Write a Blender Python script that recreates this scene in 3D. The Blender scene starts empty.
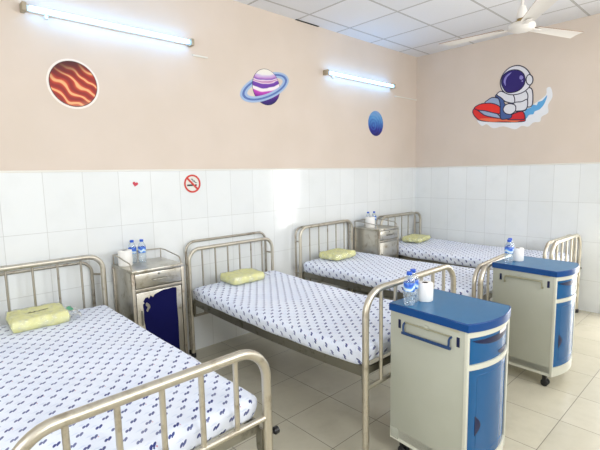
import bpy, bmesh, math, random
from mathutils import Vector, Matrix, noise

random.seed(7)
C = bpy.context.scene.collection
PI = math.pi

# ---------------------------------------------------------------- camera
cam_d = bpy.data.cameras.new('camera')
cam = bpy.data.objects.new('camera', cam_d)
C.objects.link(cam)
yaw, pitch, roll = 0.8239, -0.1206, -0.0198
fw = Vector((math.cos(pitch)*math.cos(yaw), math.cos(pitch)*math.sin(yaw), math.sin(pitch)))
rt = fw.cross(Vector((0, 0, 1))).normalized()
up = rt.cross(fw)
r2 = math.cos(roll)*rt + math.sin(roll)*up
u2 = -math.sin(roll)*rt + math.cos(roll)*up
M = Matrix((r2, u2, -fw)).transposed().to_4x4()
M.translation = Vector((-5.3293, -3.3289, 1.5509))
cam.matrix_world = M
cam_d.sensor_width = 36
cam_d.lens = 425.31/600*36
cam_d.clip_start = 0.05
bpy.context.scene.camera = cam

# ---------------------------------------------------------------- world, light, exposure
w = bpy.data.worlds.new('world')
bpy.context.scene.world = w
w.use_nodes = True
w.node_tree.nodes['Background'].inputs[0].default_value = (0.85, 0.92, 1.0, 1)
w.node_tree.nodes['Background'].inputs[1].default_value = 1.5

def area(name, loc, rot, sx, sy, power, color):
    l = bpy.data.lights.new(name, 'AREA')
    l.shape = 'RECTANGLE'
    l.size = sx
    l.size_y = sy
    l.energy = power
    l.color = color
    o = bpy.data.objects.new(name, l)
    o.location = loc
    o.rotation_euler = rot
    C.objects.link(o)
    return o

# daylight through the doorway in the end wall and the windows of the wall behind the camera
area('doorway_daylight', (0.10, -2.85, 1.07), (0, math.radians(90), 0), 2.06, 0.72, 34, (1.0, 0.98, 0.94))
area('window_daylight', (-1.9, -5.40, 2.3), (math.radians(80), 0, 0), 1.6, 0.8, 52, (0.97, 0.985, 1.0))
area('window_daylight', (-4.5, -5.40, 2.3), (math.radians(80), 0, 0), 1.6, 0.8, 52, (0.97, 0.985, 1.0))
area('side_fill_light', (-7.30, -2.9, 1.6), (0, math.radians(-90), 0), 1.2, 1.8, 56, (0.93, 0.97, 1.0))  # added fill from the unseen west side, brightens end wall and footboards
TUBE_STRENGTH = 10.0

vs = bpy.context.scene.view_settings
vs.view_transform = 'Standard'
vs.look = 'None'
vs.gamma = 1.0
vs.use_curve_mapping = False
vs.exposure = 0.28

# ---------------------------------------------------------------- node helpers
def srgb(r, g, b):
    f = lambda c: (c/255/12.92) if c/255 <= 0.04045 else ((c/255+0.055)/1.055)**2.4
    return (f(r), f(g), f(b), 1)

class E:
    nt = None
    def __init__(s, v): s.v = v
    @staticmethod
    def op(o, *a):
        n = E.nt.nodes.new('ShaderNodeMath'); n.operation = o
        for i, x in enumerate(a):
            x = x.v if isinstance(x, E) else x
            if isinstance(x, (int, float)): n.inputs[i].default_value = x
            else: E.nt.links.new(x, n.inputs[i])
        return E(n.outputs[0])
    def __add__(s, o): return E.op('ADD', s, o)
    def __sub__(s, o): return E.op('SUBTRACT', s, o)
    def __mul__(s, o): return E.op('MULTIPLY', s, o)
    def __truediv__(s, o): return E.op('DIVIDE', s, o)
    __radd__ = __add__
    __rmul__ = __mul__
    def __rsub__(s, o): return E.op('SUBTRACT', o, s)
    def lt(s, o): return E.op('LESS_THAN', s, o)
    def gt(s, o): return E.op('GREATER_THAN', s, o)
    def abs(s): return E.op('ABSOLUTE', s)
    def mod(s, o): return E.op('FLOORED_MODULO', s, o)
    def floor(s): return E.op('FLOOR', s)
    def max(s, o): return E.op('MAXIMUM', s, o)
    def min(s, o): return E.op('MINIMUM', s, o)
    def sqrt(s): return E.op('SQRT', s)
    def sin(s): return E.op('SINE', s)
    def smooth(s, a, b):
        n = E.nt.nodes.new('ShaderNodeMapRange'); n.interpolation_type = 'SMOOTHSTEP'
        E.nt.links.new(s.v, n.inputs[0]); n.inputs[1].default_value = a; n.inputs[2].default_value = b
        return E(n.outputs[0])

def mat(name, color=(0.8, 0.8, 0.8, 1), rough=0.5, metal=0.0, spec=0.5, **kw):
    m = bpy.data.materials.new(name)
    m.use_nodes = True
    b = m.node_tree.nodes['Principled BSDF']
    b.inputs['Base Color'].default_value = color
    b.inputs['Roughness'].default_value = rough
    b.inputs['Metallic'].default_value = metal
    b.inputs['Specular IOR Level'].default_value = spec
    for k, v in kw.items():
        b.inputs[k.replace('_', ' ')].default_value = v
    return m

def coords(m, kind='Object'):
    E.nt = m.node_tree
    t = E.nt.nodes.new('ShaderNodeTexCoord')
    s = E.nt.nodes.new('ShaderNodeSeparateXYZ')
    E.nt.links.new(t.outputs[kind], s.inputs[0])
    return E(s.outputs[0]), E(s.outputs[1]), E(s.outputs[2]), t.outputs[kind]

def tex_noise(vec, scale, detail=3, rough=0.5):
    n = E.nt.nodes.new('ShaderNodeTexNoise')
    n.inputs['Scale'].default_value = scale
    n.inputs['Detail'].default_value = detail
    n.inputs['Roughness'].default_value = rough
    if vec is not None: E.nt.links.new(vec, n.inputs['Vector'])
    return E(n.outputs[0])

def combine(x, y, z=0.0):
    n = E.nt.nodes.new('ShaderNodeCombineXYZ')
    for i, a in enumerate((x, y, z)):
        a = a.v if isinstance(a, E) else a
        if isinstance(a, (int, float)): n.inputs[i].default_value = a
        else: E.nt.links.new(a, n.inputs[i])
    return n.outputs[0]

def white(vec):
    n = E.nt.nodes.new('ShaderNodeTexWhiteNoise'); n.noise_dimensions = '3D'
    E.nt.links.new(vec, n.inputs['Vector'])
    return E(n.outputs['Value'])

def mix(f, a, b):
    n = E.nt.nodes.new('ShaderNodeMix'); n.data_type = 'RGBA'
    E.nt.links.new(f.v, n.inputs[0])
    for i, x in ((6, a), (7, b)):
        if isinstance(x, tuple): n.inputs[i].default_value = x
        else: E.nt.links.new(x, n.inputs[i])
    return n.outputs[2]

def ramp(f, stops):
    n = E.nt.nodes.new('ShaderNodeValToRGB')
    E.nt.links.new(f.v, n.inputs[0])
    e = n.color_ramp.elements
    while len(e) < len(stops): e.new(0.5)
    for el, (p, c) in zip(e, stops):
        el.position = p; el.color = c
    return n.outputs[0]

def to(m, sock, out):
    out = out.v if isinstance(out, E) else out
    m.node_tree.links.new(out, m.node_tree.nodes['Principled BSDF'].inputs[sock])

def bump(m, h, strength=0.3, dist=0.002):
    n = m.node_tree.nodes.new('ShaderNodeBump')
    n.inputs['Strength'].default_value = strength
    n.inputs['Distance'].default_value = dist
    m.node_tree.links.new(h.v, n.inputs['Height'])
    to(m, 'Normal', n.outputs[0])

# ---------------------------------------------------------------- materials
M_paint = mat('beige_wall_paint', srgb(219, 203, 187), 0.62, spec=0.3)
x, y, z, v = coords(M_paint)
n1 = tex_noise(v, 2.2, 4)
to(M_paint, 'Base Color', mix(n1.smooth(0.3, 0.7), srgb(213, 199, 185), srgb(217, 203, 190)))
bump(M_paint, tex_noise(v, 160, 2), 0.08, 0.001)

def tile_wall(name, along, off, pitch):
    m = mat(name, rough=0.13, spec=0.5)
    x, y, z, v = coords(m)
    a = (x if along == 'x' else y) - off
    b = 1.6 - z
    fa = a.mod(pitch); fb = b.mod(0.4198)
    ea = fa.min(pitch - fa); eb = fb.min(0.4198 - fb)
    line = ea.min(eb).smooth(0.0008, 0.0026)
    rnd = white(combine((a/pitch).floor(), (b/0.4198).floor(), 3.0))
    base = mix(rnd, srgb(227, 230, 230), srgb(233, 236, 236))
    vein = tex_noise(v, 5, 5).smooth(0.45, 0.75)
    base = mix(vein * 0.25, base, srgb(216, 220, 219))
    to(m, 'Base Color', mix(line, srgb(196, 198, 196), base))
    to(m, 'Roughness', 0.5 - line*0.38)
    bump(m, line + tex_noise(v, 3.0, 1)*0.8, 0.25, 0.0015)
    return m
M_tile_n = tile_wall('white_glazed_wall_tile', 'x', -4.631, 0.2524)
M_tile_e = tile_wall('white_glazed_wall_tile_end', 'y', 0.0, 0.2516)

M_floor = mat('ceramic_floor_tile', rough=0.2, spec=0.5)
x, y, z, v = coords(M_floor)
fx = (x + 3.29).mod(0.4); fy = (y + 1.395).mod(0.4)
ln = fx.min(0.4 - fx).min(fy.min(0.4 - fy)).smooth(0.0012, 0.0032)
rnd = white(combine(((x + 3.29)/0.4).floor(), ((y + 1.395)/0.4).floor(), 1.0))
base = mix(rnd, srgb(196, 190, 170), srgb(203, 197, 178))
base = mix(tex_noise(v, 6, 6, 0.65).smooth(0.4, 0.75)*0.5, base, srgb(184, 178, 158))
to(M_floor, 'Base Color', mix(ln, srgb(112, 104, 92), base))
to(M_floor, 'Roughness', 0.55 - ln*0.33 + tex_noise(v, 9, 3)*0.06)
bump(M_floor, ln + tex_noise(v, 4, 2)*0.3, 0.2, 0.001)

M_ceil = mat('mineral_ceiling_tile', rough=0.85, spec=0.2)
x, y, z, v = coords(M_ceil)
fx = (x + 0.42).mod(0.607); fy = (y + 0.19).mod(0.607)
e = fx.min(0.607 - fx).min(fy.min(0.607 - fy))
tbar = e.smooth(0.006, 0.009)
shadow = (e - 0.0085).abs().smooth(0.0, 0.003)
rnd = white(combine(((x + 0.42)/0.607).floor(), ((y + 0.19)/0.607).floor(), 5.0))
base = mix(rnd, srgb(228, 228, 230), srgb(234, 234, 236))
base = mix(tex_noise(v, 120, 2).smooth(0.62, 0.7)*0.25, base, srgb(190, 190, 190))
base = mix(tbar, srgb(196, 194, 190), base)
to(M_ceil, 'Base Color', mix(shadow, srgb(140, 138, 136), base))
bump(M_ceil, tbar*-1.0 + shadow, 0.5, 0.003)

M_trim = mat('white_trim', srgb(226, 224, 216), 0.3)
M_plain = mat('plain_plaster', srgb(205, 196, 180), 0.8)
M_dark = mat('dark_gap', srgb(20, 20, 22), 0.9)

def steel(name, col, rough, wear):
    m = mat(name, col, rough, 1.0)
    x, y, z, v = coords(m)
    n = tex_noise(v, 14, 6, 0.65)
    to(m, 'Roughness', n*0.22 + (rough - 0.1))
    to(m, 'Base Color', mix(n.smooth(0.5, 0.75), col, wear))
    return m
M_tube = steel('polished_steel_tube', srgb(204, 198, 184), 0.42, srgb(170, 160, 142))
M_thin = steel('steel_bar', srgb(178, 172, 160), 0.4, srgb(132, 120, 104))
M_rail = steel('worn_steel_rail', srgb(150, 148, 138), 0.4, srgb(96, 92, 80))
M_sheetmetal = steel('brushed_steel_sheet', srgb(196, 193, 184), 0.32, srgb(150, 140, 118))
M_rubber = mat('black_rubber', srgb(22, 22, 24), 0.6)
M_knob = mat('black_plastic', srgb(24, 24, 26), 0.35)

# printed bed sheet: staggered rows of small navy marks
def sheet_mat():
    m = mat('printed_cotton_sheet', rough=0.85, spec=0.2)
    m.node_tree.nodes['Principled BSDF'].inputs['Sheen Weight'].default_value = 0.15
    x, y, z, v = coords(m, 'UV')
    def ell(u, w, cx, cy, a, b, ang):
        c, s = math.cos(ang), math.sin(ang)
        du = u - cx; dv = w - cy
        p = (du*c + dv*s)/a; q = (dv*c - du*s)/b
        return (p*p + q*q)
    out = None; light = None; red = None; rn = None
    for ox, oy in ((0.0, 0.0), (0.035, 0.045)):
        ix = ((x + ox)/0.07).floor(); iy = ((y + oy)/0.09).floor()
        r1 = white(combine(ix, iy, ox*10 + 1)); r2_ = white(combine(ix, iy, ox*10 + 2))
        u = (x + ox).mod(0.07) - 0.035 + (r1 - 0.5)*0.006
        q = (y + oy).mod(0.09) - 0.045 + (r2_ - 0.5)*0.006
        d = ell(u, q, -0.0070, -0.001, 0.0098, 0.0052, 1.0)
        d = d.min(ell(u, q, 0.0070, 0.003, 0.0108, 0.0052, 1.0))
        d = d.min(ell(u, q, 0.0, 0.0, 0.0115, 0.0036, 0.05))
        d = d.min(ell(u, q, 0.001, -0.007, 0.0035, 0.0028, 0.5))
        k = 1.0 - d.smooth(0.7, 1.3)
        k = k*(r1*0.2 + 0.8)
        l = 1.0 - ell(u, q, -0.012, 0.016, 0.014, 0.0016, 0.1).smooth(0.6, 1.6)
        l = l.max((1.0 - ell(u, q, -0.010, 0.021, 0.008, 0.0014, 0.1).smooth(0.6, 1.6))*0.7)
        rd = (1.0 - ell(u, q, 0.012, -0.006, 0.0026, 0.0026, 0).smooth(0.6, 1.4))*r2_.gt(0.8)
        out = k if out is None else out.max(k)
        light = l if light is None else light.max(l)
        red = rd if red is None else red.max(rd)
    base = mix(tex_noise(v, 4, 3).smooth(0.3, 0.7), srgb(226, 233, 249), srgb(233, 239, 252))
    c = mix(light*0.28, base, srgb(120, 150, 205))
    c = mix(red*0.7, c, srgb(200, 50, 70))
    c = mix(out, c, srgb(36, 50, 124))
    to(m, 'Base Color', c)
    t = E.nt.nodes.new('ShaderNodeTexCoord')
    bump(m, tex_noise(t.outputs['Object'], 9, 4, 0.6)*1.0, 0.35, 0.02)
    return m
M_sheet = sheet_mat()

M_blanket = mat('pale_yellow_fabric', srgb(226, 222, 150), 0.8, spec=0.2)
x, y, z, v = coords(M_blanket)
nn = tex_noise(v, 26, 5, 0.6)
to(M_blanket, 'Base Color', mix(nn.smooth(0.35, 0.7), srgb(228, 226, 156), srgb(236, 235, 178)))
bump(M_blanket, nn + tex_noise(v, 400, 1)*0.1, 0.5, 0.01)
M_script = mat('printed_ink', srgb(108, 104, 74), 0.6)
M_green = mat('green_print', srgb(60, 172, 122), 0.4)
def plastic_bag(op=0.12):
    m = bpy.data.materials.new('clear_plastic_bag'); m.use_nodes = True
    nt = m.node_tree; nt.nodes.clear(); E.nt = nt
    o = nt.nodes.new('ShaderNodeOutputMaterial')
    t = nt.nodes.new('ShaderNodeBsdfTransparent'); g = nt.nodes.new('ShaderNodeBsdfGlossy'); d = nt.nodes.new('ShaderNodeBsdfDiffuse')
    g.inputs['Roughness'].default_value = 0.12; d.inputs[0].default_value = srgb(235, 238, 232)
    tc = nt.nodes.new('ShaderNodeTexCoord'); nz = tex_noise(tc.outputs['Object'], 28, 4, 0.6)
    b = nt.nodes.new('ShaderNodeBump'); b.inputs['Distance'].default_value = 0.02; b.inputs['Strength'].default_value = 0.8
    nt.links.new(nz.v, b.inputs['Height']); nt.links.new(b.outputs[0], g.inputs['Normal']); nt.links.new(b.outputs[0], d.inputs['Normal'])
    m1 = nt.nodes.new('ShaderNodeMixShader'); m1.inputs[0].default_value = 0.5
    nt.links.new(d.outputs[0], m1.inputs[1]); nt.links.new(g.outputs[0], m1.inputs[2])
    m2 = nt.nodes.new('ShaderNodeMixShader')
    nt.links.new((nz.smooth(0.45, 0.75)*0.38 + op).v, m2.inputs[0])
    nt.links.new(t.outputs[0], m2.inputs[1]); nt.links.new(m1.outputs[0], m2.inputs[2])
    nt.links.new(m2.outputs[0], o.inputs[0])
    return m
M_bag = plastic_bag()
M_flap = plastic_bag(0.42)

M_bluetop = mat('blue_abs_top', srgb(58, 116, 172), 0.3)
x, y, z, v = coords(M_bluetop)
to(M_bluetop, 'Base Color', mix(tex_noise(v, 8, 5, 0.6).smooth(0.3, 0.75), srgb(34, 106, 152), srgb(37, 109, 155)))  # paler blue than the front: reflected light put into the top's colour
to(M_bluetop, 'Roughness', tex_noise(v, 30, 3)*0.05 + 0.27)
M_blueedge = mat('blue_abs_edge', srgb(0, 66, 130), 0.28)
M_bluefront = mat('blue_abs_front', srgb(0, 84, 138), 0.22)
M_navy = mat('navy_recess', srgb(8, 22, 66), 0.35)
M_navybar = mat('dark_blue_plastic', srgb(24, 58, 104), 0.35)
M_ivory = mat('ivory_abs', srgb(205, 206, 192), 0.38)
x, y, z, v = coords(M_ivory)
to(M_ivory, 'Base Color', mix(tex_noise(v, 3, 4).smooth(0.3, 0.7), srgb(172, 174, 160), srgb(178, 180, 167)))
M_khaki = mat('khaki_plastic', srgb(150, 148, 124), 0.4)
M_creamrim = mat('cream_rim', srgb(206, 206, 192), 0.3)
M_film = mat('navy_protective_film', srgb(3, 5, 66), 0.7, spec=0.15)
x, y, z, v = coords(M_film)
bump(M_film, tex_noise(v, 18, 4), 0.3, 0.01)
M_sticker_w = mat('white_label', srgb(228, 226, 226), 0.4)
M_logo = mat('faded_logo', srgb(176, 172, 150), 0.5)

def clear_pet():
    m = bpy.data.materials.new('clear_bottle'); m.use_nodes = True
    nt = m.node_tree; nt.nodes.clear(); E.nt = nt
    o = nt.nodes.new('ShaderNodeOutputMaterial'); t = nt.nodes.new('ShaderNodeBsdfTransparent'); t.inputs[0].default_value = (0.93, 0.97, 1.0, 1)
    g = nt.nodes.new('ShaderNodeBsdfGlossy'); g.inputs['Roughness'].default_value = 0.06
    d = nt.nodes.new('ShaderNodeBsdfDiffuse'); d.inputs[0].default_value = srgb(214, 228, 240)
    lw = nt.nodes.new('ShaderNodeLayerWeight'); lw.inputs[0].default_value = 0.35
    m1 = nt.nodes.new('ShaderNodeMixShader'); m1.inputs[0].default_value = 0.5
    nt.links.new(d.outputs[0], m1.inputs[1]); nt.links.new(g.outputs[0], m1.inputs[2])
    m2 = nt.nodes.new('ShaderNodeMixShader'); nt.links.new((E(lw.outputs['Facing'])*0.5 + 0.14).v, m2.inputs[0])
    nt.links.new(t.outputs[0], m2.inputs[1]); nt.links.new(m1.outputs[0], m2.inputs[2]); nt.links.new(m2.outputs[0], o.inputs[0])
    return m
M_water = clear_pet()
M_cap = mat('blue_cap', srgb(24, 86, 200), 0.35)
M_label = mat('blue_label', srgb(40, 90, 190), 0.3)
x, y, z, v = coords(M_label)
w_ = (z*130 + (x*160).sin()*0.9 + tex_noise(v, 40, 2)*2.5).sin()
to(M_label, 'Base Color', ramp(w_*0.5 + 0.5, [(0.0, srgb(36, 84, 190)), (0.45, srgb(66, 130, 220)), (0.75, srgb(128, 186, 236)), (0.97, srgb(225, 236, 245))]))
M_tissue = mat('white_tissue', srgb(238, 236, 232), 0.9, spec=0.1)
M_core = mat('cardboard_core', srgb(70, 48, 38), 0.9)

M_tubeglow = bpy.data.materials.new('lit_fluorescent_tube'); M_tubeglow.use_nodes = True
b_ = M_tubeglow.node_tree.nodes['Principled BSDF']
b_.inputs['Emission Color'].default_value = (0.16, 0.48, 1.0, 1); b_.inputs['Emission Strength'].default_value = TUBE_STRENGTH
M_batten = mat('white_batten', srgb(225, 222, 214), 0.4)
M_holder = mat('aged_lamp_holder', srgb(170, 158, 136), 0.5)
M_fan = mat('cream_fan_enamel', srgb(230, 225, 218), 0.35)
M_fanedge = mat('dusty_blade_edge', srgb(150, 112, 84), 0.7)
M_brass = mat('dull_brass', srgb(160, 138, 92), 0.4, 0.6)

# ---------------------------------------------------------------- mesh helpers
def obj(name, bm, m, parent=None, smooth=True, angle=40):
    me = bpy.data.meshes.new(name)
    bmesh.ops.recalc_face_normals(bm, faces=bm.faces)
    bm.to_mesh(me); bm.free()
    ms = m if isinstance(m, (list, tuple)) else [m]
    for k in ms: me.materials.append(k)
    if smooth:
        me.shade_smooth()
        me.set_sharp_from_angle(angle=math.radians(angle))
    o = bpy.data.objects.new(name, me)
    C.objects.link(o)
    if parent: o.parent = parent
    return o

def thing(name, label, cat, loc=(0, 0, 0), rz=0, group=None):
    o = bpy.data.objects.new(name, None)
    o.empty_display_size = 0.1
    C.objects.link(o)
    o.location = loc; o.rotation_euler = (0, 0, rz)
    return tag(o, label, cat, group)

def tag(o, label, cat, group=None):
    o['label'] = label; o['category'] = cat
    if group: o['group'] = group
    return o

def struct(name, bm, m, smooth=False, parent=None):
    o = obj(name, bm, m, parent, smooth)
    o['kind'] = 'structure'
    return o

def box(bm, a, b, bevel=0.0, seg=2, mi=0):
    t = bmesh.new()
    bmesh.ops.create_cube(t, size=1)
    for vv in t.verts:
        vv.co = Vector([(a[i] + b[i])/2 + vv.co[i]*abs(b[i] - a[i]) for i in range(3)])
    if bevel > 0:
        bmesh.ops.bevel(t, geom=t.edges[:], offset=bevel, segments=seg, profile=0.5, affect='EDGES')
    join(bm, t, mi)
    return bm

def join(bm, t, mi=0):
    mp = {}
    for vv in t.verts: mp[vv] = bm.verts.new(vv.co)
    for f in t.faces:
        try:
            nf = bm.faces.new([mp[q] for q in f.verts]); nf.material_index = mi if mi else f.material_index
        except ValueError: pass
    t.free()

def tube(bm, pts, r, seg=12, closed=False, cap=True):
    pts = [Vector(p) for p in pts]
    n = len(pts)
    rings = []
    tan0 = (pts[1] - pts[0]).normalized()
    nrm = tan0.orthogonal().normalized()
    for i, p in enumerate(pts):
        if closed: t = (pts[(i+1) % n] - pts[i-1]).normalized()
        elif i == 0: t = tan0
        elif i == n-1: t = (pts[-1] - pts[-2]).normalized()
        else: t = ((pts[i+1] - p).normalized() + (p - pts[i-1]).normalized()).normalized()
        nrm = (nrm - t*nrm.dot(t)).normalized()
        bn = t.cross(nrm)
        rr = r[i] if isinstance(r, (list, tuple)) else r
        rings.append([bm.verts.new(p + (nrm*math.cos(2*PI*k/seg) + bn*math.sin(2*PI*k/seg))*rr) for k in range(seg)])
    m_ = n if closed else n-1
    for i in range(m_):
        a, b = rings[i], rings[(i+1) % n]
        for k in range(seg):
            bm.faces.new((a[k], a[(k+1) % seg], b[(k+1) % seg], b[k]))
    if cap and not closed:
        bm.faces.new(rings[0][::-1]); bm.faces.new(rings[-1])
    return bm

def arc_path(pts, rad, n=7):
    """polyline with rounded corners"""
    pts = [Vector(p) for p in pts]
    out = [pts[0]]
    for i in range(1, len(pts)-1):
        a, b, c = pts[i-1], pts[i], pts[i+1]
        d1 = (a - b).normalized(); d2 = (c - b).normalized()
        th = d1.angle(d2)
        if th > PI - 0.02:
            out.append(b); continue
        t = min(rad/math.tan(th/2), (a-b).length*0.49, (c-b).length*0.49)
        rr = t*math.tan(th/2)
        ctr = b + (d1 + d2).normalized()*(rr/math.sin(th/2))
        s = b + d1*t - ctr; e2 = b + d2*t - ctr
        ax = s.cross(e2).normalized(); tot = s.angle(e2)
        for k in range(n+1):
            out.append(ctr + Matrix.Rotation(tot*k/n, 3, ax) @ s)
    out.append(pts[-1])
    return out

def lathe(bm, prof, c=(0, 0, 0), seg=24, capb=True, capt=True, mi=0):
    rings = []
    for r, z in prof:
        rings.append([bm.verts.new((c[0] + r*math.cos(2*PI*k/seg), c[1] + r*math.sin(2*PI*k/seg), c[2] + z)) for k in range(seg)])
    for a, b in zip(rings, rings[1:]):
        for k in range(seg):
            f = bm.faces.new((a[k], a[(k+1) % seg], b[(k+1) % seg], b[k])); f.material_index = mi
    if capb: bm.faces.new(rings[0][::-1])
    if capt: bm.faces.new(rings[-1])
    return bm

def prism(bm, poly, axis, d0, d1, mi=0):
    """polygon (pairs) pushed along an axis from d0 to d1"""
    def P(a, b, d):
        return {'x': (d, a, b), 'y': (a, d, b), 'z': (a, b, d)}[axis]
    v0 = [bm.verts.new(P(a, b, d0)) for a, b in poly]
    v1 = [bm.verts.new(P(a, b, d1)) for a, b in poly]
    f0 = bm.faces.new(v0); f1 = bm.faces.new(v1[::-1])
    f0.material_index = f1.material_index = mi
    n = len(poly)
    for i in range(n):
        f = bm.faces.new((v0[i], v1[i], v1[(i+1) % n], v0[(i+1) % n])); f.material_index = mi
    return bm

def catmull(poly, n=5):
    out = []
    N = len(poly)
    for i in range(N):
        p0, p1, p2, p3 = [Vector(poly[(i+k) % N]) for k in (-1, 0, 1, 2)]
        for k in range(n):
            t = k/n
            q = 0.5*((2*p1) + (-p0+p2)*t + (2*p0-5*p1+4*p2-p3)*t*t + (-p0+3*p1-3*p2+p3)*t**3)
            out.append((q.x, q.y))
    return out

# ---------------------------------------------------------------- the room
H = 3.10; X0, Y0 = -7.2, -5.3
bm = bmesh.new(); box(bm, (X0-0.15, Y0-0.15, -0.1), (0.15, 0.15, 0)); struct('floor', bm, M_floor)
bm = bmesh.new(); box(bm, (X0-0.15, Y0-0.15, H), (0.15, 0.15, H+0.1)); struct('ceiling', bm, M_ceil)
bm = bmesh.new(); box(bm, (X0-0.15, 0, 0), (0.15, 0.15, H)); wn = struct('wall_north', bm, M_paint)
bm = bmesh.new(); box(bm, (X0, -0.006, 0), (-0.006, 0.0, 1.6)); struct('tile_cladding', bm, M_tile_n, parent=wn)
bm = bmesh.new(); box(bm, (X0, -0.013, 1.592), (-0.012, 0.0, 1.606), 0.003); struct('trim_1', bm, M_trim)
# end wall with a doorway
D0, D1, DH = -3.22, -2.48, 2.1
bm = bmesh.new()
box(bm, (0, D1, 0), (0.15, 0, H)); box(bm, (0, Y0, 0), (0.15, D0, H)); box(bm, (0, D0, DH), (0.15, D1, H))
we = struct('wall_east', bm, M_paint)
bm = bmesh.new(); box(bm, (-0.006, D1 + 0.05, 0), (0, 0, 1.6)); box(bm, (-0.006, Y0, 0), (0, D0 - 0.05, 1.6)); struct('tile_cladding', bm, M_tile_e, parent=we)
bm = bmesh.new(); box(bm, (-0.013, D1 + 0.05, 1.592), (0, 0, 1.606), 0.003); box(bm, (-0.013, Y0, 1.592), (0, D0 - 0.05, 1.606), 0.003); struct('trim_2', bm, M_trim)
bm = bmesh.new()
box(bm, (-0.02, D1 - 0.002, 0), (0.16, D1 + 0.05, DH + 0.05), 0.004); box(bm, (-0.02, D0 - 0.05, 0), (0.16, D0 + 0.002, DH + 0.05), 0.004); box(bm, (-0.02, D0, DH), (0.16, D1, DH + 0.05), 0.004)
struct('door_1', bm, M_trim)
# wall behind the camera with two windows
bm = bmesh.new()
xs = [(X0, -5.3), (-3.7, -2.7), (-1.1, 0.0)]
for a, b in xs: box(bm, (a, Y0-0.15, 0), (b, Y0, H))
for a, b in ((-5.3, -3.7), (-2.7, -1.1)):
    box(bm, (a, Y0-0.15, 0), (b, Y0, 1.85)); box(bm, (a, Y0-0.15, 2.75), (b, Y0, H))
struct('wall_south', bm, M_plain)
for i, (a, b) in enumerate(((-5.3, -3.7), (-2.7, -1.1))):
    bm = bmesh.new()
    for q in (a, (a+b)/2 - 0.02, b - 0.04): box(bm, (q, Y0-0.06, 1.85), (q+0.04, Y0-0.02, 2.75), 0.004)
    for q in (1.85, 2.71): box(bm, (a, Y0-0.06, q), (b, Y0-0.02, q+0.04), 0.004)
    struct('window_%d' % (i+1), bm, M_trim)
bm = bmesh.new()
box(bm, (X0-0.15, Y0-0.15, 0), (X0, -3.8, H)); box(bm, (X0-0.15, -2.0, 0), (X0, 0, H)); box(bm, (X0-0.15, -3.8, 0), (X0, -2.0, 1.0)); box(bm, (X0-0.15, -3.8, 2.2), (X0, -2.0, H))
struct('wall_west', bm, M_plain)
bm = bmesh.new()
for q in (-3.8, -2.92, -2.04): box(bm, (X0-0.06, q, 1.0), (X0-0.02, q+0.04, 2.2), 0.004)
for q in (1.0, 2.16): box(bm, (X0-0.06, -3.8, q), (X0-0.02, -2.0, q+0.04), 0.004)
struct('window_3', bm, M_trim)  # unseen window frame, added to go with the west fill light
# black strip painting the shade of an open gap between ceiling tile and wall
bm = bmesh.new(); box(bm, (-2.26, -0.022, H-0.004), (-1.93, -0.0, H-0.001)); struct('gap_shade_strip', bm, M_dark)

# ---------------------------------------------------------------- beds
def u_frame(bm, wd, top, r, y, rad, z0=0.02):
    return tube(bm, arc_path([(-wd/2, y, z0), (-wd/2, y, top-r), (wd/2, y, top-r), (wd/2, y, z0)], rad, 9), r, 14)

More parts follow.
